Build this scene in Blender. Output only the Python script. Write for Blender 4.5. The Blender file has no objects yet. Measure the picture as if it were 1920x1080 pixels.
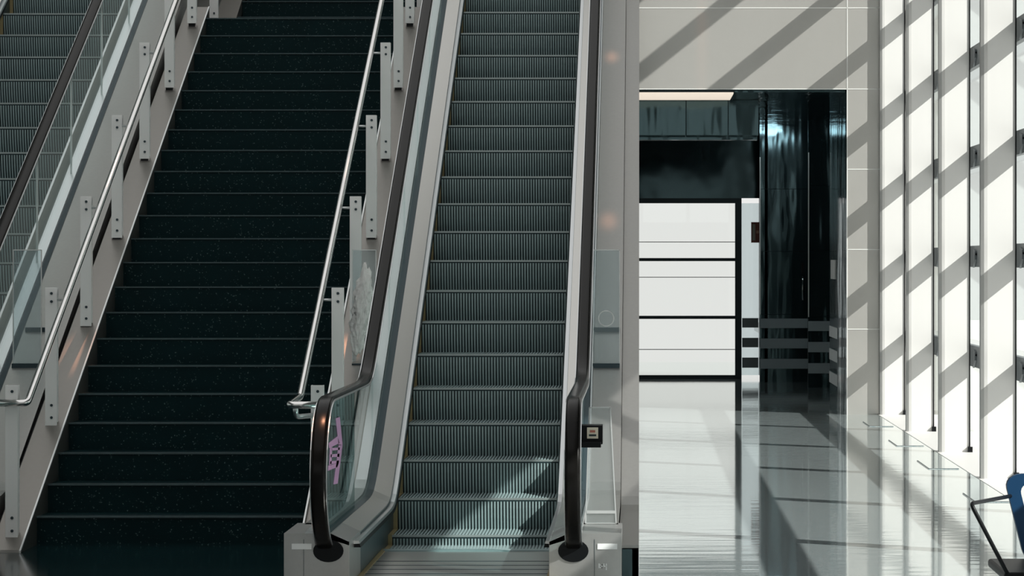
import bpy, bmesh, math, random
from mathutils import Vector
random.seed(7)
S = bpy.context.scene
COL = S.collection

# ------------------------------------------------------------------ camera, world, sun, exposure
F, VX, HY, EYE = 5100.0, 1200.0, 492.0, 1.65
cam = bpy.data.objects.new('camera', bpy.data.cameras.new('camera'))
COL.objects.link(cam)
cam.location = (0, 0, EYE)
cam.rotation_euler = (math.pi/2, 0, 0)
cam.data.sensor_width = 36.0
cam.data.lens = F/1920*36
cam.data.shift_x = (960-VX)/1920
cam.data.shift_y = -(540-HY)/1920
cam.data.clip_end = 400
S.camera = cam

S.view_settings.view_transform = 'Standard'
S.view_settings.look = 'None'
S.view_settings.gamma = 1.0
S.view_settings.use_curve_mapping = False
S.view_settings.exposure = 0.0

W = bpy.data.worlds.new('hazy_bright_sky'); S.world = W; W.use_nodes = True
bg = W.node_tree.nodes['Background']
bg.inputs['Color'].default_value = (1.0, 1.0, .985, 1)
bg.inputs['Strength'].default_value = 0.84

SUN = Vector((-1.0, 0.65, -0.80)).normalized()
sun = bpy.data.objects.new('sun', bpy.data.lights.new('sun', 'SUN'))
COL.objects.link(sun)
sun.data.energy = 7.0
sun.data.angle = math.radians(0.5)
sun.data.color = (1.0, 0.975, 0.94)
sun.rotation_euler = (-SUN).to_track_quat('Z', 'Y').to_euler()
sun.location = (20, -5, 20)

# ------------------------------------------------------------------ materials
def new_mat(name):
    m = bpy.data.materials.new(name); m.use_nodes = True
    return m, m.node_tree, m.node_tree.nodes['Principled BSDF']

def mat(name, col, rough=.5, metal=0.0, spec=.5, noise=0.0, nscale=20.0, bump=0.0, bscale=30.0, stretch=(1, 1, 1), coat=0.0):
    m, nt, p = new_mat(name)
    N, L = nt.nodes, nt.links
    p.inputs['Base Color'].default_value = (*col, 1)
    p.inputs['Roughness'].default_value = rough
    p.inputs['Metallic'].default_value = metal
    p.inputs['Specular IOR Level'].default_value = spec
    p.inputs['Coat Weight'].default_value = coat
    tc = N.new('ShaderNodeTexCoord'); mp = N.new('ShaderNodeMapping')
    mp.inputs['Scale'].default_value = stretch
    L.new(tc.outputs['Object'], mp.inputs['Vector'])
    if noise:
        n = N.new('ShaderNodeTexNoise'); n.inputs['Scale'].default_value = nscale; n.inputs['Detail'].default_value = 4
        L.new(mp.outputs['Vector'], n.inputs['Vector'])
        r = N.new('ShaderNodeMapRange')
        r.inputs['To Min'].default_value = 1-noise; r.inputs['To Max'].default_value = 1+noise
        L.new(n.outputs['Fac'], r.inputs['Value'])
        mx = N.new('ShaderNodeVectorMath'); mx.operation = 'SCALE'
        mx.inputs[0].default_value = col
        L.new(r.outputs['Result'], mx.inputs['Scale'])
        L.new(mx.outputs['Vector'], p.inputs['Base Color'])
    if bump:
        n = N.new('ShaderNodeTexNoise'); n.inputs['Scale'].default_value = bscale; n.inputs['Detail'].default_value = 2
        L.new(mp.outputs['Vector'], n.inputs['Vector'])
        b = N.new('ShaderNodeBump'); b.inputs['Strength'].default_value = 1.0; b.inputs['Distance'].default_value = bump
        L.new(n.outputs['Fac'], b.inputs['Height'])
        L.new(b.outputs['Normal'], p.inputs['Normal'])
    return m

def glass(name, tint=(1, 1, 1), gloss=.12, rough=.0, milky=0.0, milk=(.85, .88, .88)):
    m, nt, p = new_mat(name)
    N, L = nt.nodes, nt.links
    out = N['Material Output']; N.remove(p)
    t = N.new('ShaderNodeBsdfTransparent'); t.inputs['Color'].default_value = (*tint, 1)
    g = N.new('ShaderNodeBsdfGlossy'); g.inputs['Roughness'].default_value = rough; g.inputs['Color'].default_value = (.9, 1, 1, 1)
    lw = N.new('ShaderNodeLayerWeight'); lw.inputs['Blend'].default_value = .5
    pw = N.new('ShaderNodeMath'); pw.operation = 'POWER'; pw.inputs[1].default_value = 5
    ma = N.new('ShaderNodeMath'); ma.operation = 'MULTIPLY_ADD'; ma.inputs[1].default_value = gloss; ma.inputs[2].default_value = .025
    mx = N.new('ShaderNodeMixShader')
    L.new(lw.outputs['Facing'], pw.inputs[0]); L.new(pw.outputs[0], ma.inputs[0])
    L.new(ma.outputs[0], mx.inputs['Fac']); L.new(t.outputs[0], mx.inputs[1]); L.new(g.outputs[0], mx.inputs[2])
    last = mx
    if milky:
        d = N.new('ShaderNodeBsdfDiffuse'); d.inputs['Color'].default_value = (*milk, 1)
        tr = N.new('ShaderNodeBsdfTranslucent'); tr.inputs['Color'].default_value = (*milk, 1)
        a = N.new('ShaderNodeMixShader'); a.inputs['Fac'].default_value = .5
        L.new(d.outputs[0], a.inputs[1]); L.new(tr.outputs[0], a.inputs[2])
        m2 = N.new('ShaderNodeMixShader'); m2.inputs['Fac'].default_value = milky
        L.new(mx.outputs[0], m2.inputs[1]); L.new(a.outputs[0], m2.inputs[2])
        last = m2
    L.new(last.outputs[0], out.inputs['Surface'])
    return m

def speckle(name, base, dots, rough, scale=260.0, thr=.72, bump=0.0, spec=.5, coat=0.0, bstretch=(1, 1, 1), bscale=3.0):
    m, nt, p = new_mat(name)
    N, L = nt.nodes, nt.links
    tc = N.new('ShaderNodeTexCoord')
    v = N.new('ShaderNodeTexVoronoi'); v.inputs['Scale'].default_value = scale
    L.new(tc.outputs['Object'], v.inputs['Vector'])
    sp = N.new('ShaderNodeSeparateColor'); L.new(v.outputs['Color'], sp.inputs['Color'])
    cr = N.new('ShaderNodeValToRGB')
    cr.color_ramp.elements[0].position = thr; cr.color_ramp.elements[0].color = (*base, 1)
    cr.color_ramp.elements[1].position = min(1, thr+.1); cr.color_ramp.elements[1].color = (*dots, 1)
    L.new(sp.outputs['Red'], cr.inputs['Fac'])
    n = N.new('ShaderNodeTexNoise'); n.inputs['Scale'].default_value = 4; n.inputs['Detail'].default_value = 5
    L.new(tc.outputs['Object'], n.inputs['Vector'])
    r = N.new('ShaderNodeMapRange'); r.inputs['To Min'].default_value = .75; r.inputs['To Max'].default_value = 1.25
    L.new(n.outputs['Fac'], r.inputs['Value'])
    mx = N.new('ShaderNodeVectorMath'); mx.operation = 'SCALE'
    L.new(cr.outputs['Color'], mx.inputs[0]); L.new(r.outputs['Result'], mx.inputs['Scale'])
    L.new(mx.outputs['Vector'], p.inputs['Base Color'])
    p.inputs['Roughness'].default_value = rough
    p.inputs['Specular IOR Level'].default_value = spec
    p.inputs['Coat Weight'].default_value = coat
    p.inputs['Coat Roughness'].default_value = .05
    if bump:
        mp = N.new('ShaderNodeMapping'); mp.inputs['Scale'].default_value = bstretch
        L.new(tc.outputs['Object'], mp.inputs['Vector'])
        n2 = N.new('ShaderNodeTexNoise'); n2.inputs['Scale'].default_value = bscale; n2.inputs['Detail'].default_value = 3
        L.new(mp.outputs['Vector'], n2.inputs['Vector'])
        b = N.new('ShaderNodeBump'); b.inputs['Distance'].default_value = bump
        L.new(n2.outputs['Fac'], b.inputs['Height'])
        L.new(b.outputs['Normal'], p.inputs['Normal']); L.new(b.outputs['Normal'], p.inputs['Coat Normal'])
    return m

def terrazzo_floor():
    m, nt, p = new_mat('terrazzo_floor')
    N, L = nt.nodes, nt.links
    out = N['Material Output']; N.remove(p)
    tc = N.new('ShaderNodeTexCoord')
    v = N.new('ShaderNodeTexVoronoi'); v.inputs['Scale'].default_value = 160
    L.new(tc.outputs['Object'], v.inputs['Vector'])
    sp = N.new('ShaderNodeSeparateColor'); L.new(v.outputs['Color'], sp.inputs['Color'])
    cr = N.new('ShaderNodeValToRGB')
    e = cr.color_ramp.elements
    e[0].position = .0; e[0].color = (.24, .31, .325, 1); e[1].position = 1; e[1].color = (.44, .47, .47, 1)
    L.new(sp.outputs['Red'], cr.inputs['Fac'])
    d = N.new('ShaderNodeBsdfDiffuse'); L.new(cr.outputs['Color'], d.inputs['Color'])
    g = N.new('ShaderNodeBsdfGlossy'); g.inputs['Roughness'].default_value = .055; g.inputs['Color'].default_value = (.97, .985, .97, 1)
    mp = N.new('ShaderNodeMapping'); mp.inputs['Scale'].default_value = (.14, 1, 1)
    L.new(tc.outputs['Object'], mp.inputs['Vector'])
    n = N.new('ShaderNodeTexNoise'); n.inputs['Scale'].default_value = 7; n.inputs['Detail'].default_value = 3
    L.new(mp.outputs['Vector'], n.inputs['Vector'])
    b = N.new('ShaderNodeBump'); b.inputs['Distance'].default_value = .0011
    L.new(n.outputs['Fac'], b.inputs['Height']); L.new(b.outputs['Normal'], g.inputs['Normal'])
    lw = N.new('ShaderNodeLayerWeight'); lw.inputs['Blend'].default_value = .5
    pw = N.new('ShaderNodeMath'); pw.operation = 'POWER'; pw.inputs[1].default_value = 5
    ma = N.new('ShaderNodeMath'); ma.operation = 'MULTIPLY_ADD'; ma.inputs[1].default_value = 1.02; ma.inputs[2].default_value = .04
    mx = N.new('ShaderNodeMixShader')
    L.new(lw.outputs['Facing'], pw.inputs[0]); L.new(pw.outputs[0], ma.inputs[0]); L.new(ma.outputs[0], mx.inputs['Fac'])
    L.new(d.outputs[0], mx.inputs[1]); L.new(g.outputs[0], mx.inputs[2])
    L.new(mx.outputs[0], out.inputs['Surface'])
    return m

M = dict(
    floor=terrazzo_floor(),
    darkfloor=speckle('dark_reflection_floor', (.004, .020, .024), (.05, .09, .09), .12, 150, .93, spec=.35),
    stone=mat('polished_pale_panel', (.52, .51, .485), .22, .5, .6, noise=.05, nscale=1.3, bump=.004, bscale=.9, stretch=(1.6, 1, .6)),
    joint=mat('pale_joint', (.75, .76, .74), .5),
    darkwall=mat('dark_polished_panel', (.055, .095, .105), .09, .75, .6, bump=.014, bscale=1.4, stretch=(2.5, 1, .5)),
    darkglass=mat('dark_glass', (.035, .065, .072), .10, .7, .6, bump=.01, bscale=1.2),
    plaster=mat('grey_plaster', (.22, .24, .24), .8),
    ceil=mat('pale_ceiling', (.55, .56, .55), .8),
    white=mat('white_paint', (.67, .665, .65), .45),
    alu=mat('grey_aluminium', (.42, .42, .41), .45, .3),
    transom=mat('slate_metal', (.17, .19, .20), .5, .3),
    frame=mat('dark_window_frame', (.02, .035, .04), .4, .3),
    steel=mat('brushed_steel', (.67, .66, .635), .32, .9, .5, noise=.04, nscale=60, stretch=(1, 1, 8)),
    steel_box=mat('brushed_steel_box', (.50, .50, .49), .38, .85, .5, noise=.05, nscale=50),
    steel_light=mat('satin_steel', (.70, .72, .73), .28, .9),
    post=mat('satin_post_steel', (.93, .93, .92), .5, 0),
    deck_grey=mat('grey_deck_steel', (.37, .365, .35), .34, .85, noise=.05, nscale=40),
    newelglass=glass('newel_glass', (.62, .73, .73), .5),
    cream_metal=mat('bright_soffit_metal', (.95, .89, .80), .18, 1.0),
    chrome=mat('polished_rail_steel', (.80, .79, .78), .12, 1.0),
    gasket=mat('dark_gasket', (.042, .065, .078), .35, .4),
    rubber=mat('black_rubber', (.006, .0055, .005), .24, 0, .14),
    black=mat('black_plastic', (.004, .005, .006), .4, 0, .2),
    step=mat('grey_cast_aluminium', (.32, .41, .42), .45, .15, .5, noise=.10, nscale=9, stretch=(1, 1, 3)),
    step_groove=mat('dark_step_groove', (.012, .032, .037), .6, .1),
    nosing=mat('worn_step_edge', (.42, .47, .47), .38, .6),
    yellow=mat('worn_yellow_edge', (.42, .33, .17), .6),
    skirt=mat('dark_skirt_panel', (.06, .10, .11), .35, .6),
    stair=speckle('dark_terrazzo', (.0015, .017, .020), (.09, .14, .14), .5, 150, .965, spec=.12),
    stair_edge=mat('stair_edge_line', (.065, .10, .108), .5, 0, .3, noise=.35, nscale=25),
    curb=mat('satin_curb_steel', (.27, .258, .24), .34, .85, noise=.04, nscale=30),
    edge=mat('bright_edge_trim', (.78, .80, .80), .3, .6),
    pink=mat('pink_vinyl', (.62, .34, .60), .5),
    red=mat('dark_red_sign', (.42, .13, .09), .5),
    cream=mat('cream_panel', (.70, .64, .52), .5),
    paper=mat('white_paper', (.75, .77, .77), .6),
    blue=mat('blue_plastic', (.004, .04, .105), .4, 0, .3),
    frost=mat('frosted_stripe', (.46, .54, .57), .5),
    frost_light=mat('pale_frosted_stripe', (.34, .38, .40), .5),
    clear=glass('clear_glass', (.90, .955, .95), .5),
    bal=glass('balustrade_glass', (.94, .975, .97), .22),
    win=glass('window_glass', (.97, .98, .97), .35),
    guard=glass('milky_guard_glass', (.90, .95, .96), .5, milky=.16, milk=(.62, .68, .70)),
    acry=glass('acrylic', (.93, .95, .95), .5, milky=.14, milk=(.75, .78, .78)),
    plastic_wrap=mat('crumpled_white_plastic', (.88, .88, .86), .45, bump=.01, bscale=20),
    warmpanel=mat('copper_tinted_panel', (.75, .42, .28), .35, .6),
)

_m, _nt, _p = new_mat('glowing_cream_soffit')
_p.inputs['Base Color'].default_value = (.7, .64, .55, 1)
_p.inputs['Emission Color'].default_value = (1, .86, .72, 1); _p.inputs['Emission Strength'].default_value = .72  # soffit brightness put in as emission, no lamp there
M['glow_cream'] = _m

# ------------------------------------------------------------------ mesh helpers
class MB:
    def __init__(s):
        s.v, s.f, s.m, s.mats, s.sm = [], [], [], [], []
    def mi(s, m):
        if m not in s.mats: s.mats.append(m)
        return s.mats.index(m)
    def face(s, idx, m, smooth=False):
        s.f.append(idx); s.m.append(s.mi(m)); s.sm.append(smooth)
    def box(s, x0, x1, y0, y1, z0, z1, m):
        b = len(s.v)
        s.v += [(x0, y0, z0), (x1, y0, z0), (x1, y1, z0), (x0, y1, z0), (x0, y0, z1), (x1, y0, z1), (x1, y1, z1), (x0, y1, z1)]
        for q in ((0, 3, 2, 1), (4, 5, 6, 7), (0, 1, 5, 4), (1, 2, 6, 5), (2, 3, 7, 6), (3, 0, 4, 7)):
            s.face([b+i for i in q], m)
    def prism(s, poly, axis, a0, a1, m):
        """poly = 2-D outline; axis 'x': poly in (y,z); 'y': poly in (x,z); 'z': poly in (x,y)"""
        def P(p, a): return {'x': (a, p[0], p[1]), 'y': (p[0], a, p[1]), 'z': (p[0], p[1], a)}[axis]
        b, n = len(s.v), len(poly)
        s.v += [P(p, a0) for p in poly] + [P(p, a1) for p in poly]
        s.face([b+i for i in range(n)], m); s.face([b+n+i for i in reversed(range(n))], m)
        for i in range(n):
            j = (i+1) % n
            s.face([b+i, b+n+i, b+n+j, b+j], m)
    def loft(s, prof, path, m, smooth=False, closed=True):
        """prof = list of (x, h); path = list of (y, z): section sheared along the path"""
        b, n = len(s.v), len(prof)
        for (y, z) in path:
            s.v += [(x, y, z+h) for x, h in prof]
        for i in range(len(path)-1):
            for j in range(n if closed else n-1):
                k = (j+1) % n
                s.face([b+i*n+j, b+i*n+k, b+(i+1)*n+k, b+(i+1)*n+j], m, smooth)
        if closed:
            s.face([b+j for j in reversed(range(n))], m); e = b+(len(path)-1)*n
            s.face([e+j for j in range(n)], m)
    def sweep(s, prof, path, x0, m, smooth=True):
        """prof (x, n) swept along a path in the YZ plane; n = outward side (left of travel)"""
        b, n = len(s.v), len(prof)
        P = [Vector((0, y, z)) for y, z in path]
        for i, p in enumerate(P):
            t = (P[min(i+1, len(P)-1)]-P[max(i-1, 0)]).normalized()
            nn = Vector((0, -t.z, t.y))
            s.v += [(x0+x, p.y+nn.y*h, p.z+nn.z*h) for x, h in prof]
        for i in range(len(P)-1):
            for j in range(n):
                k = (j+1) % n
                s.face([b+i*n+j, b+i*n+k, b+(i+1)*n+k, b+(i+1)*n+j], m, smooth)
        s.face([b+j for j in reversed(range(n))], m); e = b+(len(P)-1)*n
        s.face([e+j for j in range(n)], m)
    def tube(s, pts, r, m, n=12):
        pts = [Vector(p) for p in pts]
        b = len(s.v); up = None
        for i, p in enumerate(pts):
            t = (pts[min(i+1, len(pts)-1)]-pts[max(i-1, 0)]).normalized()
            if up is None:
                up = Vector((0, 0, 1)) if abs(t.z) < .9 else Vector((0, 1, 0))
            u = (up-t*up.dot(t)).normalized(); w = t.cross(u); up = u
            s.v += [tuple(p+(u*math.cos(a)+w*math.sin(a))*r) for a in (2*math.pi*k/n for k in range(n))]
        for i in range(len(pts)-1):
            for j in range(n):
                k = (j+1) % n
                s.face([b+i*n+j, b+i*n+k, b+(i+1)*n+k, b+(i+1)*n+j], m, True)
        s.face([b+j for j in reversed(range(n))], m); e = b+(len(pts)-1)*n
        s.face([e+j for j in range(n)], m)
    def build(s, name, parent=None, bevel=0.0, **props):
        me = bpy.data.meshes.new(name)
        me.from_pydata(s.v, [], s.f)
        for m in s.mats: me.materials.append(M[m])
        me.polygons.foreach_set('material_index', s.m)
        me.polygons.foreach_set('use_smooth', s.sm)
        me.update()
        bm = bmesh.new(); bm.from_mesh(me); bmesh.ops.recalc_face_normals(bm, faces=bm.faces)
        if bevel:
            bmesh.ops.bevel(bm, geom=list(bm.edges), offset=bevel, segments=2, affect='EDGES', profile=.5)
        bm.to_mesh(me); bm.free()
        o = bpy.data.objects.new(name, me); COL.objects.link(o)
        if parent:
            o.parent = parent
            o.matrix_parent_inverse = parent.matrix_world.inverted()
        for k, v in props.items(): o[k] = v
        return o

def round_path(pts, r, n=5):
    pts = [Vector(p) for p in pts]; out = [pts[0]]
    for a, b, c in zip(pts, pts[1:], pts[2:]):
        d1 = (a-b); d2 = (c-b); k = min(r, d1.length*.49, d2.length*.49)
        p, q = b+d1.normalized()*k, b+d2.normalized()*k
        for i in range(n+1):
            t = i/n
            out.append(p*(1-t)**2+b*2*t*(1-t)+q*t*t)
    out.append(pts[-1]); return out

def empty(name, loc=(0, 0, 0), **props):
    o = bpy.data.objects.new(name, None); COL.objects.link(o); o.location = loc
    o.empty_display_size = .2
    bpy.context.view_layer.update()
    for k, v in props.items(): o[k] = v
    return o

def box(name, b, m, parent=None, bevel=0.0, **props):
    q = MB(); q.box(*b, m); return q.build(name, parent, bevel, **props)

def disc(mb, x, y, z, r, d, m, n=14):
    mb.prism([(x+r*math.cos(2*math.pi*k/n), z+r*math.sin(2*math.pi*k/n)) for k in range(n)], 'y', y, y+d, m)

def adopt(o, parent):
    o.parent = parent; o.matrix_parent_inverse = parent.matrix_world.inverted()

ST = dict(kind='structure')

# ------------------------------------------------------------------ the building shell
DW = 29.5                       # end wall
box('floor', (-12, 3.35, -8, 45, -.30, 0), 'floor', **ST)
box('wall_left', (-12, -11.7, -8, 45, 0, 9), 'plaster', **ST)
q = MB()
q.box(-11.7, 3.35, -8, -7.7, 0, 2.9, 'plaster'); q.box(-11.7, 3.35, -8, -7.7, 8.4, 9, 'plaster')
q.build('wall_rear', **ST)
w3 = empty('window_rear_fill', (-4, -7.9, 0), **ST)  # unseen rear glazing, added to fill front faces with light
box('glass_pane', (-11.7, 3.35, -7.86, -7.84, 2.9, 8.4), 'win', w3)
for i in range(11): box('mullion', (-11.6+i*1.45, -11.5+i*1.45, -7.95, -7.72, 2.9, 8.4), 'alu', w3)
# ceiling with a rooflight over the stairs
q = MB()
q.box(-12, 3.35, -8, 3, 9, 9.2, 'ceil'); q.box(-12, 3.35, 27, 29.5, 9, 9.2, 'ceil')
q.box(-12, -6.5, 3, 27, 9, 9.2, 'ceil'); q.box(.8, 3.35, 3, 27, 9, 9.2, 'ceil')
q.build('ceiling', **ST)
# far end wall with the passage opening
q = MB()
q.box(2.247, 3.35, DW, DW+.12, 0, 3.53, 'stone')
q.box(-3.0, 3.35, DW, DW+.12, 3.53, 9.2, 'stone')
q.box(-11.7, -3.0, DW, DW+.12, 0, 9.2, 'plaster')
wf = q.build('wall_far', **ST)
q = MB()
for z in (.926, 1.79, 2.66): q.box(2.247, 2.86, DW-.004, DW+.001, z-.004, z+.004, 'joint')
for z in (3.53, 4.41, 5.28): q.box(-3, 2.86, DW-.004, DW+.001, z-.004, z+.004, 'joint')
q.box(2.243, 2.251, DW-.004, DW+.001, 0, 7.5, 'joint')
q.build('panel_joint', wf, label='thin pale joints between wall panels')
# opening jambs, soffit, beam, passage
q = MB()
q.box(2.247, 2.33, DW+.12, 31.0, 0, 3.53, 'darkwall')
q.box(2.33, 2.40, 31.0, 33.4, 0, 3.53, 'darkwall')
q.build('wall_passage_right', **ST)
box('ceiling_passage', (-3.2, 3.3, DW+.12, 40, 3.53, 3.63), 'darkwall', **ST)
lt = box('glowing_soffit', (-2.9, 1.02, DW+.16, 30.83, 3.49, 3.505), 'glow_cream', label='long cream soffit strip with added glow along the underside of the passage opening', category='soffit')
box('soffit_backing', (-3.0, 1.025, DW+.14, 30.85, 3.505, 3.53), 'frame', lt)
sf = MB(); sf.box(1.03, 2.24, DW+.14, 30.85, 3.505, 3.53, 'darkwall')
sf.build('trim_1', **ST)
q = MB()
for a, b in ((-3, -.62), (-.61, .52), (.53, 1.0), (1.01, 1.35)):
    q.box(a, b, 31, 31.3, 3.10, 3.505, 'darkwall')
q.box(-3, 1.35, 31.28, 31.5, 3.06, 3.11, 'darkwall')
q.build('trim_2', **ST)
box('wall_passage_left', (-3.2, -3.0, DW+.12, 40, 0, 3.53), 'plaster', **ST)

# far window: translucent bright panes in a dark frame, dark fascia over it
w1 = empty('window_1', (0, 38.6, 0), **ST)
q = MB()
for z in (1.69, .87): q.box(-3, 1.35, 38.58, 38.66, z-.022, z+.022, 'frame')
q.box(-3, 1.44, 38.56, 38.68, 0, .05, 'frame'); q.box(-3, 1.44, 38.56, 38.68, 2.49, 2.56, 'frame')
q.box(1.35, 1.44, 38.56, 38.68, .05, 2.49, 'frame'); q.box(1.69, 1.72, 38.56, 38.68, .05, 3.5, 'frame')
q.build('window_frame', w1)
for k, (a, b) in enumerate(((.05, .848), (.892, 1.668), (1.712, 2.49))):
    box('window_pane', (-3, 1.35, 38.61, 38.62, a, b), 'win', w1)
q = MB()
for z in (1.94, 1.44, .415): q.box(-3, 1.35, 38.60, 38.63, z-.005, z+.005, 'alu')
q.build('glazing_bar', w1)
box('side_pane', (1.44, 1.69, 38.61, 38.62, .05, 2.49), 'guard', w1)
box('fascia', (-3, 2.0, 38.55, 38.7, 2.56, 3.53), 'darkglass', w1, label='dark glass fascia above the bright panes')
q = MB()
for z0, z1 in ((.725, .86), (.445, .58), (.155, .30)): q.box(1.45, 1.68, 38.595, 38.608, z0, z1, 'frost_light')
q.build('frosted_stripe', w1)

# passage: dark reflective doors and panels with three frosted bands
def dark_bay(name, x0, x1, y, extra=None):
    e = empty(name, ((x0+x1)/2, y, 0), **ST)
    q = MB()
    for a, b in ((0, .93), (.935, 1.80), (1.805, 2.66), (2.665, 3.53)):
        q.box(x0, x1, y, y+.06, a, b, 'darkwall')
    q.box(x0, x1, y+.06, y+.08, 0, 3.53, 'frame')
    q.build('door_panel', e)
    q = MB(); q.box(x0-.001, x0+.012, y-.008, y, .93, 3.1, 'edge'); q.build('edge_trim', e)
    q = MB()
    for z0, z1 in ((.745, .875), (.465, .60), (.185, .32)): q.box(x0, x1, y-.006, y, z0, z1, 'frost')
    q.build('frosted_stripe', e)
    if extra: extra(e, y)
    return e
def handle(e, y):
    q = MB(); q.tube([(2.24, y-.06, 1.13), (2.24, y-.06, 1.46)], .011, 'chrome'); q.tube([(2.24, y, 1.16), (2.24, y-.06, 1.16)], .008, 'chrome'); q.tube([(2.24, y, 1.43), (2.24, y-.06, 1.43)], .008, 'chrome')
    q.build('door_handle', e, label='upright chrome bar handle')
    box('lock_plate', (2.225, 2.255, y-.02, y, 1.50, 1.64), 'black', e)
dark_bay('door_1', 1.65, 2.31, 37.5, handle)
dark_bay('door_2', 2.22, 2.52, 35.9)
q = MB()
q.box(1.72, 1.76, 37.5, 38.6, 0, 3.53, 'frame')
q.box(2.40, 3.3, 33.4, 33.46, 0, 3.53, 'darkwall')
q.box(2.52, 2.56, 33.46, 36.0, 0, 3.53, 'darkwall'); q.box(1.76, 3.3, 38.6, 38.66, 0, 3.53, 'darkwall'); q.box(3.24, 3.3, 33.46, 38.6, 0, 3.53, 'darkwall')
q.build('wall_passage_end', **ST)
q = MB()
for z0, z1 in ((.745, .875), (.465, .60), (.185, .32)): q.box(2.322, 2.33, 31.02, 33.38, z0, z1, 'frost')
q.build('trim_3', **ST)

# ---- right-hand curtain wall: fins, transoms, glass
w2 = empty('window_2', (2.9, 20, 0), **ST)
PITCH = 2.90
FY = [29.42-PITCH*k for k in range(0, 12)]
HT = 8.3
for y in FY:
    q = MB(); q.box(2.645, 2.86, y, y+.05, 0, HT, 'white'); q.build('fin', w2)
    q = MB()
    q.prism([(2.595, y-.004), (2.62, y-.012), (2.647, y-.004), (2.647, y+.07), (2.62, y+.08), (2.595, y+.07)], 'z', 0, HT, 'alu')
    q.build('fin_edge', w2)
    q = MB(); q.tube([(2.862, y-.008, .03), (2.862, y-.008, HT)], .006, 'black', 6); q.build('rod', w2)
    q = MB()
    q.box(2.845, 2.885, y-.03, y+.0, 0, .05, 'black'); q.build('foot_clamp', w2)
TZ = [.925+.87*k for k in range(9)]
for z in TZ:
    box('transom', (2.905, 2.955, FY[-1], DW, z-.185, z), 'transom', w2)
q = MB()
for y in FY[:5]:
    for z in TZ:
        q.prism([(y-.02, z-.03), (y-.16, z-.05), (y-.16, z-.12), (y-.02, z-.19)], 'x', 2.886, 2.904, 'transom')
        disc(q, 2.90, y-.17, z-.075, .010, .01, 'black', 8)
q.build('bracket', w2)
for i, y in enumerate(FY[:-1]):
    box('glass_pane', (3.02, 3.03, y-PITCH+.02, y-.02, .06, HT), 'win', w2)
box('head', (2.9, 3.35, FY[-1], DW, HT, 9.0), 'plaster', w2)
box('trim_4', (2.58, 3.35, -3.0, DW, 0, .003), 'white', **ST)
q = MB(); q.box(3.06, 3.34, -8, 19.4, 3.62, 8.3, 'plaster'); q.box(3.06, 3.34, 19.4, 24.2, 5.7, 8.3, 'plaster'); q.build('wall_sun_block', **ST)  # unseen upper wall, added to keep sun off the upper steps
box('wall_right_rear', (2.95, 3.34, -8, -3.0, 0, 9), 'plaster', **ST)
# pavement outside
box('ground_outside', (3.36, 60, -30, 80, -.35, -.05), 'white', **ST)
for i, (y0, y1) in enumerate(((27.3, 28.1), (24.4, 25.2), (21.7, 22.6), (18.7, 19.4))):
    q = MB()
    q.box(2.30, 2.545, y0, y1, .0, .004, 'floor'); q.box(2.30, 2.309, y0, y1, .004, .006, 'frame'); q.box(2.30, 2.545, y0, y0+.02, .004, .006, 'frame')
    q.build('floor_access_cover', label='flush metal floor cover at window foot, %s' % ('furthest one, beside the pale end wall', 'second from the end wall', 'third from the end wall', 'nearest one, behind the blue chair')[i], category='floor cover', group='flush covers along the window foot')

# ------------------------------------------------------------------ escalators
Y0, Z0, TN = 16.91, .651, .5774
def N(y): return Z0+(y-Y0)*TN
def smax(a, b, k): 
    m = max(a, b); return m+k*math.log(math.exp((a-m)/k)+math.exp((b-m)/k))
def smin(a, b, k): return -smax(-a, -b, k)
TOPZ = 5.45
def deck_z(y, dh, flat, k=.05): return smin(smax(flat, N(y)+dh, k), TOPZ+flat, k)
def ypath(y0, y1):
    ys, y = [], y0
    while y < y1:
        ys.append(y); y += .12 if y < 17.2 or 23.5 < y < 26.5 else .8
    return ys+[y1]
YEND = 27.5
def dpath(y0=13.75, dh=.12, flat=.28, k=.05): return [(y, deck_z(y, dh, flat, k)) for y in ypath(y0, YEND)]

# handrail centre line (top surface) from the inlet, round the newel, up the slope
HR = .385
def rail_path():
    pts = [(14.05, .19), (13.95, .182)]
    cy, cz = 13.88, .575
    for i in range(0, 25):
        a = math.radians(-90-180*i/24)
        pts.append((cy+HR*1.08*math.cos(a), cz+(HR+.01)*math.sin(a)))
    for y in ypath(14.0, YEND): pts.append((y, smin(smax(.97, N(y)+.95, .045), TOPZ+.97, .06)))
    return pts
RP = rail_path()

def rail_prof(w, h, n=6):
    r = h*.5; p = []
    for cx, a0 in ((w/2-r, -90), (-w/2+r, 90)):
        for i in range(n+1):
            a = math.radians(a0+180*i/n); p.append((cx+r*math.cos(a), r*math.sin(a)-r))
    return p

# one step of the moving stairway
def step_mesh(hw):
    q = MB()
    pitch, n = .0186, int(2*hw/.0186)
    pitch = 2*hw/n
    # ribbed riser: profile in plan (x, y), extruded down
    prof = []
    for i in range(n):
        x = -hw+i*pitch
        prof += [(x, .0), (x+pitch*.58, .0), (x+pitch*.60, .011), (x+pitch*.98, .011)]
    prof.append((hw, 0))
    def curve(z): return .045*(1-math.cos(min(1, -z/.23)*math.pi/2))   # riser sweeps back towards its foot
    levels = [-.012, -.06, -.12, -.175, -.232]
    b = len(q.v)
    for z in levels: q.v += [(x, y+curve(z), z) for x, y in prof]
    m = len(prof)
    for i in range(len(levels)-1):
        for j in range(m-1):
            q.face([b+i*m+j, b+i*m+j+1, b+(i+1)*m+j+1, b+(i+1)*m+j], 'step' if prof[j][1] == 0 and prof[j+1][1] == 0 else 'step_groove')
    # ribbed tread
    for i in range(n):
        x = -hw+i*pitch
        q.box(x, x+pitch*.58, .004, .40, -.012, 0, 'step')
    q.box(-hw, hw, .0, .40, -.02, -.010, 'step_groove')
    return q

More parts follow.
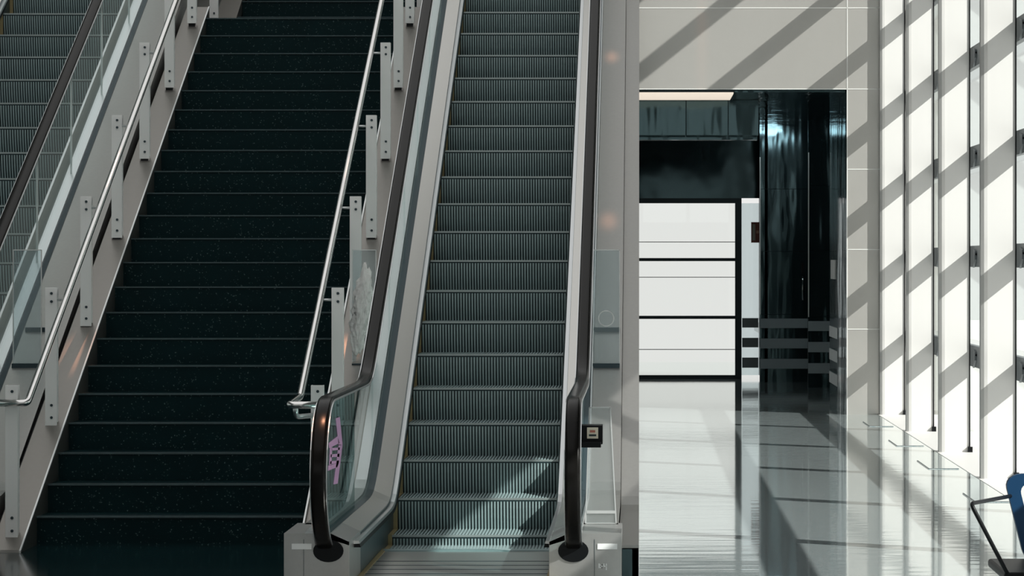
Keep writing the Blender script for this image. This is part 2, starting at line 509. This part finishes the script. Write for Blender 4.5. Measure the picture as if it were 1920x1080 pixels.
def escalator(cx, phase, label, who):
    e = empty('escalator', (cx, 15, 0), label=label, category='escalator')
    hw = .492
    X = lambda u: cx+u
    # steps
    proto = step_mesh(hw).build('step', e)
    nos = MB(); nos.box(-hw, hw, -.002, .010, -.011, .0005, 'nosing'); nosp = nos.build('step_nosing', proto)
    subs = [nosp]
    for s in (-1, 1):
        ylw = MB(); a, b = s*hw-.012, s*hw+.012
        ylw.prism([(-.004, -.23), (-.004, .002), (.40, .002), (.40, -.01), (.014, -.01), (.014, -.23)], 'x', a, b, 'yellow')
        subs.append(ylw.build('step_edge_strip', proto, label='worn yellow edge strip'))
    for o in [proto]+subs: o.matrix_parent_inverse.identity()
    lst = []
    for k in range(-4, 25):
        kk = k+phase
        y = Y0+.3512*kk; z = Z0+.2028*kk
        if z < .075: z = max(.003, .06 if z > -.01 else .003)
        if z > TOPZ: break
        lst.append((y, z))
    for i, (y, z) in enumerate(lst):
        if i == 0: o = proto
        else:
            o = proto.copy(); COL.objects.link(o); o.parent = e
            for c in subs:
                d = c.copy(); COL.objects.link(d); d.parent = o; d.matrix_parent_inverse.identity()
        o.matrix_parent_inverse.identity()
        o.location = (0, y-15, z)
    # landing plate with comb
    q = MB()
    q.box(X(-.49), X(.49), 12.6, lst[0][0]-.02, 0, .012, 'steel')
    for i in range(12): q.box(X(-.49), X(.49), 12.7+i*.2, 12.71+i*.2, .012, .014, 'gasket')
    q.build('landing_plate', e)
    q = MB(); q.box(X(-.49), X(.49), lst[0][0]-.10, lst[0][0]-.03, .012, .02, 'step')
    for i in range(50): q.box(X(-.485+i*.0196), X(-.477+i*.0196), lst[0][0]-.03, lst[0][0]+.02, .006, .012, 'step')
    q.box(X(-.515), X(-.48), 12.7, lst[0][0], .012, .018, 'yellow'); q.box(X(.48), X(.515), 12.7, lst[0][0], .012, .018, 'yellow')
    q.build('comb_plate', e)
    P = dpath(13.75)
    for s in (-1, 1):
        X = lambda u, s=s: cx+s*u
        # skirt panel
        q = MB(); q.loft([(X(.505), -.05), (X(.525), -.05), (X(.525), -.60), (X(.505), -.60)], dpath(14.3), 'skirt'); q.build('skirt_panel', e)
        q = MB(); q.loft([(X(.505), -.04), (X(.53), -.04), (X(.53), -.28), (X(.505), -.28)], [(13.76, .28), (14.3, .28)], 'steel_box'); q.build('skirt_end', e)
        # brush guard along the skirt
        q = MB()
        gp = [(y, deck_z(y, .045, .215)) for y in ypath(13.98, YEND)]
        q.loft([(X(.475), -.010), (X(.480), .004), (X(.505), .004), (X(.505), -.012)], gp, 'steel_light')
        q.loft([(X(.470), -.030), (X(.476), -.011), (X(.505), -.012), (X(.505), -.03)], gp, 'black')
        q.build('skirt_guard', e)
        # inner deck: slopes from the glass foot to the skirt
        i1, g0, g1, c0, c1 = (.603, .603, .652, .652, .728)
        if who == 'left' and s > 0: i1, g0, g1, c0, c1 = (.590, .668, .705, .590, .668)
        if who == 'middle' and s > 0: c1 = .670
        q = MB(); q.loft([(X(.507), -.042), (X(i1), .0), (X(i1), -.03), (X(.507), -.06)], P, 'steel'); q.build('inner_deck', e)
        q = MB(); q.loft([(X(g0), .002), (X(g1), .006), (X(g1), -.02), (X(g0), -.02)], P, 'gasket'); q.build('glass_gasket', e)
        q = MB(); q.loft([(X(c0), .0), (X(c0+.004), .014), (X(c1-.004), .014), (X(c1), .0)], P, 'steel_light'); q.build('clamp_strip', e)
        outer = .85
        if who == 'middle' and s < 0: outer = .79
        if who == 'left' and s > 0: outer = .975
        q = MB(); q.loft([(X(.660), .0), (X(outer), .0), (X(outer), -.03), (X(.660), -.03)], [(y, z) for y, z in P if y > 14.2]+[], 'deck_grey'); q.build('outer_deck', e)
        # side cladding down to the floor
        q = MB()
        yy = [y for y, z in P if y > 14.2]
        poly = [(y, deck_z(y, .09, .25)) for y in yy]+[(y, max(0, deck_z(y, .09, .25)-1.2)) for y in reversed(yy)]
        q.prism(poly, 'x', X(outer-.03), X(outer-.005), 'steel_box'); q.build('side_cladding', e)
        # newel box
        nb = .835 if s < 0 else .872
        if who == 'left' and s > 0: nb = .86
        q = MB()
        prof = [(X(.507), -.28), (X(.507), -.042), (X(.595), 0), (X(nb), 0), (X(nb), -.28)]
        q.loft(prof, [(13.75, .28), (14.3, .28)], 'steel_box'); b = q.build('newel_box', e)
        q = MB(); n = 24
        ring = [(X(.628 if s > 0 else .610)+.077*math.cos(2*math.pi*i/n), .192+.057*math.sin(2*math.pi*i/n)) for i in range(n)]
        q.prism(ring, 'y', 13.742, 13.752, 'black'); q.build('handrail_inlet', b)
        q = MB(); a = X(.80 if s > 0 else .745); q.box(min(a-.05, a+.05), max(a-.05, a+.05), 13.745, 13.751, .20, .228, 'paper'); q.build('label_plate', b, label='small white label plate')
        q = MB(); q.box(X(.735)-.001, X(.735)+.001, 13.747, 13.751, 0, .25, 'gasket'); q.build('panel_seam', b)
        if s > 0:
            q = MB()
            for (a0, a1, z0, z1) in ((.755, .762, .105, .128), (.762, .775, .105, .110), (.762, .775, .118, .122), (.770, .775, .105, .122), (.780, .785, .112, .128), (.785, .795, .112, .117), (.792, .797, .095, .128)):
                q.box(X(a0), X(a1), 13.746, 13.751, z0, z1, 'paper')
            q.build('key_switch_mark', b, label='tiny white switch marking')
        # handrail and its guide
        gx = X(.63)
        q = MB(); q.sweep(rail_prof(.078, .034), RP, gx, 'rubber'); q.build('handrail', e)
        q = MB(); q.sweep([(.043, -.026), (.043, -.017), (-.043, -.017), (-.043, -.026)], RP[3:], gx, 'steel_light', False); q.build('handrail_guide', e)
        # glass: newel piece then panels between joints
        def top(y): return smin(smax(.97, N(y)+.95, .045), TOPZ+.97, .06)-.03
        def foot(y): return deck_z(y, .12, .28)-.01
        joints = [15.15, 16.2]+[17.30+1.105*k for k in range(9)]+[YEND]
        circ = [(y+.0, z) for (y, z) in RP[2:27]]
        cy, cz = 13.88, .575
        out = []
        for (y, z) in circ:
            py, pz = cy+(y-cy)*.92, cz+(z-cz)*.92
            if pz > .27: out.append((py, pz))
        ys = [14.1+.15*k for k in range(int((15.15-14.1)/.15)+1)]+[15.14]
        poly = out+[(y, top(y)) for y in ys]+[(y, foot(y)) for y in reversed(ys)]+[(13.76, .27)]
        q = MB(); q.prism(poly, 'x', gx-.006, gx+.006, 'newelglass'); q.build('balustrade_glass', e)
        for a, bb in zip(joints, joints[1:]):
            ys = []; y = a+.006
            while y < bb-.006: ys.append(y); y += .15
            ys.append(bb-.006)
            poly = [(y, top(y)) for y in ys]+[(y, foot(y)) for y in reversed(ys)]
            q = MB(); q.prism(poly, 'x', gx-.006, gx+.006, 'bal'); q.build('balustrade_glass', e)
            if bb < YEND and who == 'left':
                q = MB(); q.box(gx-.0065, gx+.0065, bb-.004, bb+.004, foot(bb), top(bb), 'edge'); q.build('glass_joint', e)
        # climb guard panel and stop bars on the outer deck
        if s > 0 or who == 'middle':
            a0, a1 = (X(.665), X(.835)) if s > 0 else (X(.715), X(.865))
            if who == 'left': a0, a1 = X(.72), X(.90)
            a0, a1 = min(a0, a1), max(a0, a1)
            zt = 1.73; yb = 17.31
            zb = deck_z(yb, .12, .28)
            q = MB(); q.box(a0, a1, yb, yb+.008, zb, zt, 'guard'); g = q.build('climb_guard', e, label='upright glass guard panel across the outer deck')
            q = MB(); q.box(a0-.002, a0+.003, yb-.002, yb+.01, zb, zt, 'edge'); q.box(a1-.003, a1+.002, yb-.002, yb+.01, zb, zt, 'edge'); q.box(a0, a1, yb-.002, yb+.01, zt-.004, zt+.002, 'edge'); q.build('guard_edge', g)
            for yy2, zo in ((17.30, 0), (17.68, .0)):
                z2 = deck_z(yy2, .12, .28)
                q = MB(); q.box(a0, a1, yy2-.03, yy2+.03, z2-.02, z2+.012, 'gasket'); q.build('stop_bar', e)
            if who == 'middle' and s > 0:
                q = MB(); n = 28; cx2, cz2 = (a0+a1)/2, 1.294
                for i in range(n):
                    t0, t1 = 2*math.pi*i/n, 2*math.pi*(i+1)/n
                    q.prism([(cx2+r*math.cos(t), cz2+r*math.sin(t)) for r, t in ((.052, t0), (.052, t1), (.045, t1), (.045, t0))], 'y', yb-.004, yb-.001, 'edge')
                q.build('etched_ring', g, label='pale round ring mark')
    return e

E1 = escalator(-.965, 0.0, 'escalator with bright grey ribbed steps between the dark stairs and the passage opening', 'middle')
E2 = escalator(-4.71, -.07, 'second escalator at the left edge, mostly cut off by the frame, teal-grey steps behind glass', 'left')

# lower ledge on the outer side of the middle escalator
P = [(y, deck_z(y, .06, .20)) for y in ypath(13.95, YEND)]
q = MB(); q.loft([(-.112, 0), (-.006, .0), (-.006, -.02), (-.112, -.02)], P, 'deck_grey'); q.build('side_ledge', E1)
q = MB()
poly = [(y, z-.02) for y, z in P]+[(y, 0 if y < 20 else max(0, z-1.25)) for y, z in reversed(P)]
q.prism(poly, 'x', -.04, -.007, 'steel_box'); q.box(-.092, -.007, 13.95, 13.97, 0, .185, 'skirt'); q.build('ledge_cladding', E1)
# trapezoid acrylic guard beside the right newel
q = MB()
zb, zt = .282, .89
poly = [(-.285, zb), (-.125, zb), (-.155, zt), (-.265, zt)]
q.prism(poly, 'y', 14.25, 14.258, 'acry'); tg = q.build('acrylic_guard', E1, label='clear tapering guard panel beside the newel')
q = MB()
def edge_bar(p, w, y0, y1):
    (xa, za), (xb, zb2) = p
    d = Vector((xb-xa, zb2-za)).normalized(); nrm = Vector((-d.y, d.x))*w
    q.prism([(xa-nrm.x, za-nrm.y), (xb-nrm.x, zb2-nrm.y), (xb+nrm.x, zb2+nrm.y), (xa+nrm.x, za+nrm.y)], 'y', y0, y1, 'edge')
for p in zip(poly, poly[1:]+poly[:1]): edge_bar(p, .003, 14.246, 14.262)
q.box(-.280, -.128, 14.244, 14.249, .335, .350, 'edge')
q.build('guard_edge', tg)
# black switch box on the outer side of the right glass
q = MB(); q.box(-.33, -.192, 13.98, 14.10, .715, .812, 'black'); q.box(-.33, -.20, 13.95, 14.02, .700, .73, 'black')
sb = q.build('switch_box', E1, .003, label='black box with small pale label')
q = MB(); q.box(-.272, -.215, 13.974, 13.979, .745, .802, 'cream'); q.box(-.262, -.225, 13.972, 13.974, .757, .767, 'frame'); q.box(-.257, -.230, 13.972, 13.974, .776, .788, 'red'); q.build('switch_label', sb)
# pink vinyl letters on the newel glass, facing the moving steps (outline in y, z on the glass)
def onglass(px, py):
    x, y = 500+px/2.843, 700+py/2.843
    D = F*1.589/(VX-x)
    return (D, EYE-(y-HY)*D/F)
q = MB()
for poly in ([(365, 240), (386, 232), (401, 380), (380, 384)], [(380, 380), (401, 380), (375, 588), (353, 592)],
             [(327, 372), (374, 335), (384, 372), (330, 398)], [(342, 398), (386, 395), (385, 408), (342, 412)],
             [(338, 432), (384, 428), (383, 445), (337, 448)], [(336, 468), (382, 464), (380, 480), (333, 484)],
             [(325, 492), (380, 478), (372, 500), (323, 520)], [(334, 395), (345, 393), (341, 490), (330, 492)]):
    q.prism([onglass(*p) for p in poly], 'x', -1.5865, -1.5850, 'pink')
q.build('vinyl_lettering', E1, label='pink vinyl lettering on the newel glass')

# ------------------------------------------------------------------ staircase
SY, SZ, SR, STR = 15.87, .167, .165, .295
XL, XR = -3.52, -1.94
def sN(y): return SZ+(y-SY)*SR/STR
stc = empty('staircase', (-2.73, 15.87, 0), label='wide dark speckled staircase between the two escalators', category='staircase')
def flight(y0, z0, n, zfloor):
    for k in range(n):
        y, z = y0+STR*k, z0+SR*k
        q = MB()
        last = (k == n-1)
        q.box(XL, XR, y+.006, y+(1.68 if last and y0 < 20 else STR+.03), z-SR-.02 if k else zfloor, z-.002, 'stair')
        o = q.build('stair_step', stc)
        q = MB(); q.box(XL, XR, y-.004, y+.03, z-.008, z+.001, 'stair_edge'); q.build('step_nosing', o)
flight(SY, SZ, 22, 0)
ZL = SZ+21*SR
flight(23.78, ZL+SR, 13, ZL)
YT = SY+21*STR
def curb(x0, x1, inner):
    P = [(15.50, sN(15.50)+.02), (YT+.12, sN(YT+.12)+.02)]
    Pt = [(15.50, -.02), (15.53, .0)]
    q = MB()
    prof = [(15.44, 0), (15.49, .012), (YT+.15, sN(YT+.15)+.02), (YT+.15, sN(YT+.15)-.45), (16.7, 0)]
    q.prism(prof, 'x', x0, x1, 'curb')
    prof2 = [(23.6, ZL-.1), (23.6, ZL+.02), (23.7, sN(23.7)+.02+(ZL+SR-sN(23.78))), (27.5, sN(27.5)+.02+(ZL+SR-sN(23.78))), (27.5, sN(27.5)-.4)]
    q.prism(prof2, 'x', x0, x1, 'curb')
    q.prism([(YT+.15, ZL-.3), (YT+.15, ZL-.01), (23.6, ZL-.01), (23.6, ZL-.3)], 'x', x0, x1, 'curb')
    o = q.build('stair_curb', stc)
    q = MB(); xe = x1 if inner > 0 else x0
    a, b = 15.44, YT+.15
    q.prism([(a, .0), (b, sN(b)+.014), (b, sN(b)+.026), (a, .014)], 'x', xe-.005, xe+.005, 'edge'); q.build('edge_trim', o)
curb(-3.70, XL, 1)
curb(XR, -1.765, -1)
q = MB()
for a in (-3.725, -1.764):
    q.prism([(15.4, 0), (15.6, .02), (YT, sN(YT)-.05), (YT, sN(YT)-.4), (16.5, 0)], 'x', a, a+(.022 if a < -3 else .006), 'black')
q.build('shadow_gap', stc)

def railing(px, rx, side, label):
    e = empty('stair_railing', (px, 15.6, 0), label=label, category='handrail')
    for i in range(8):
        y = 15.60+1.045*i
        if i == 7: y = 23.0
        zb = (sN(y)+.05) if i < 7 else ZL
        zt = zb+.845
        if i == 0: zb = .06; zt = .945
        q = MB()
        q.box(px-.036, px+.036, y, y+.016, zb, zt, 'post')
        q.box(px-.036, px-.030, y+.016, y+.05, zb+.02, zt, 'post'); q.box(px+.030, px+.036, y+.016, y+.05, zb+.02, zt, 'post')
        p = q.build('post', e, .0015)
        q = MB(); q.box(px-.026, px+.026, y+.004, y+.045, (sN(y)-.02 if 0 < i < 7 else zb-.06), zb, 'black'); q.build('post_foot', p)
        for dz in ((zt-.035), (zt-.085), zb+.05, zb+.125):
            if i == 0 and dz == zt-.085: continue
            q = MB(); disc(q, px+.004, y-.006, dz, .0085, .008, 'gasket', 12); q.build('bolt', p)
        if 0 < i < 7:
            rz = sN(y)+.845
            q = MB(); zz = zt-.075
            q.tube(round_path([(px, y+.02, zz), (rx, y+.02, zz), (rx, y+.02, zz+.03)], .02), .008, 'steel_light', 8); q.build('rail_bracket', e)
    q = MB()
    rz = lambda y: sN(y)+.05+.845-.045
    y1 = YT+.35
    if side < 0:
        pts = [(-3.72, 15.56, .845), (rx, 15.56, .845), (rx, 15.62, rz(15.62)), (rx, y1, rz(y1)), (rx, 23.8, rz(y1)+.01), (rx, 27.5, rz(y1)+(27.5-23.8)*.56)]
    else:
        pts = [(px+.07, 15.35, .845), (rx-.03, 15.35, .845), (rx, 15.62, rz(15.62)), (rx, y1, rz(y1)), (rx, 23.8, rz(y1)+.01), (rx, 27.5, rz(y1)+(27.5-23.8)*.56)]
    q.tube(round_path(pts, .035), .0205, 'chrome', 16); q.build('rail', e)
    if side > 0:
        q = MB(); q.tube(round_path([(rx+.005, 15.37, .83), (rx+.005, 15.40, .775), (px, 15.60, .775)], .05), .015, 'steel_light', 10); q.build('rail_return', e)
    return e
railing(-3.605, -3.505, -1, 'steel handrail with flat posts on the left side of the dark stairs')
railing(-1.852, -1.952, 1, 'steel handrail with flat posts on the right side of the dark stairs')

# added dark sheet at the stair foot; dark reflection put into its colour
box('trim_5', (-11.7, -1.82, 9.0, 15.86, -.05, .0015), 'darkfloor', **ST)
# landing and upper floor slabs
box('floor_upper', (-11.7, .0, 27.4, DW, 5.2, 5.45), 'plaster', **ST)

# crumpled white plastic in front of the glass guard between stairs and middle escalator
bm = bmesh.new(); bmesh.ops.create_icosphere(bm, subdivisions=4, radius=1)
from mathutils import noise as mn
for v in bm.verts:
    d = 1+.22*mn.noise(v.co*2.2)+.16*abs(mn.noise(Vector((v.co.x*7+v.co.z*5, v.co.y*5, v.co.z*1.6))))
    f = 1+.22*math.sin(26*v.co.z+18*v.co.x)
    v.co = Vector((v.co.x*.058*d*f, v.co.y*.034*d*f, v.co.z*.27*d))
    v.co.x += .10*v.co.z
me = bpy.data.meshes.new('plastic_wrap'); bm.to_mesh(me); bm.free(); me.materials.append(M['plastic_wrap'])
for p in me.polygons: p.use_smooth = True
o = bpy.data.objects.new('plastic_wrap', me); COL.objects.link(o); o.location = (-1.765, 17.245, 1.345)
o['label'] = 'crumpled white plastic sheet on the glass guard left of the middle escalator handrail'; o['category'] = 'plastic sheet'

# wall sign and paper notice in the passage
sg = MB(); sg.box(1.575, 1.695, 38.50, 38.55, 1.93, 2.22, 'red'); s1 = sg.build('wall_sign', label='small dark red upright sign beside the bright far window', category='sign')
q = MB(); q.box(1.59, 1.632, 38.494, 38.50, 1.96, 2.19, 'cream'); q.box(1.645, 1.685, 38.494, 38.50, 2.06, 2.10, 'warmpanel'); q.build('sign_lettering', s1)
box('paper_notice', (2.320, 2.3285, 32.4, 33.1, 1.45, 1.68), 'paper', label='white paper notice on the dark passage side wall', category='notice')

# ------------------------------------------------------------------ blue chair at the right edge
def at(px, py, D): return (VX*0+(px-VX)*D/F, D, EYE-(py-HY)*D/F)
CY = 10.6
ch = empty('chair', (1.50, CY, 0), label='blue plastic chair with thin black tube armrests, cut off at the right edge', category='chair')
q = MB()
loop_out, loop_in = [], []
cxx, czz = 1.66, .62
def rr(cx, cz, hw, hh, r, taper, n=6):
    out = []
    for sx, sz, a0 in ((1, 1, 0), (-1, 1, 90), (-1, -1, 180), (1, -1, 270)):
        for i in range(n+1):
            a = math.radians(a0+90*i/n)
            x = sx*(hw-r)+r*math.cos(a); z = sz*(hh-r)+r*math.sin(a)
            out.append((cx+x*(1+taper*z/hh), cz+z))
    return out
A, B = rr(cxx, .63, .172, .18, .06, .26), rr(cxx, .645, .125, .13, .045, .26)
n = len(A)
for i in range(n):
    j = (i+1) % n
    q.prism([A[i], A[j], B[j], B[i]], 'y', CY+.20, CY+.235, 'blue')
q.build('backrest', ch, 0)
q = MB(); q.box(cxx-.28, cxx+.28, CY-.30, CY+.20, .44, .475, 'black'); q.build('seat', ch, .012)
for s in (-1, 1):
    q = MB()
    x = cxx+s*.255
    q.tube(round_path([(cxx+s*.19, CY+.20, .722), (cxx+s*.405, CY-.28, .735), (cxx+s*.262, CY-.29, .46)], .03), .008, 'black', 10)
    q.build('armrest', ch)
    for f in (-1, 1):
        q = MB(); q.tube([(cxx+s*.19, CY-.05+f*.18, .45), (cxx+s*.23, CY+f*.23, .0)], .011, 'black', 10); q.build('leg', ch)

# added warm spots, each aimed to put one glint on steel
for p, src, deg, w in (((-3.59, 17.40, 1.06), (-3.33, 20.8, 7.0), 2.7, 1100), ((-1.90, 17.4, 1.05), (-1.90, 20.8, 7.0), 2.0, 400),
                       ((-.22, 18.93, 1.936), (-.22, 21.9, 7.0), 1.5, 18), ((-.22, 21.2, 3.24), (-.22, 23.4, 7.0), 1.5, 14),
                       ((-1.595, 13.55, .86), (-1.595, 13.75, 7.5), 2.2, 1500), ((.67, DW, 4.05), (.67, 29.08, 8.9), 1.9, 1500)):
    l = bpy.data.lights.new('added_glint_spot', 'SPOT'); l.shadow_soft_size = .04; l.energy = w; l.color = (1, .46, .27)
    l.spot_size = math.radians(deg); l.spot_blend = 1.0
    o = bpy.data.objects.new('added_glint_spot', l); COL.objects.link(o); o.location = src
    o.rotation_euler = (Vector(src)-Vector(p)).to_track_quat('Z', 'Y').to_euler()
# cool downlights in the passage ceiling
for x, y, w in ((1.85, 36.6, 4), (2.1, 33.2, 2.5)):
    l = bpy.data.lights.new('passage_downlight', 'AREA'); l.shape = 'DISK'; l.size = .3; l.energy = w; l.color = (.85, .95, 1)
    o = bpy.data.objects.new('passage_downlight', l); COL.objects.link(o); o.location = (x, y, 3.5)
    o.rotation_euler = (math.radians(20), 0, 0)
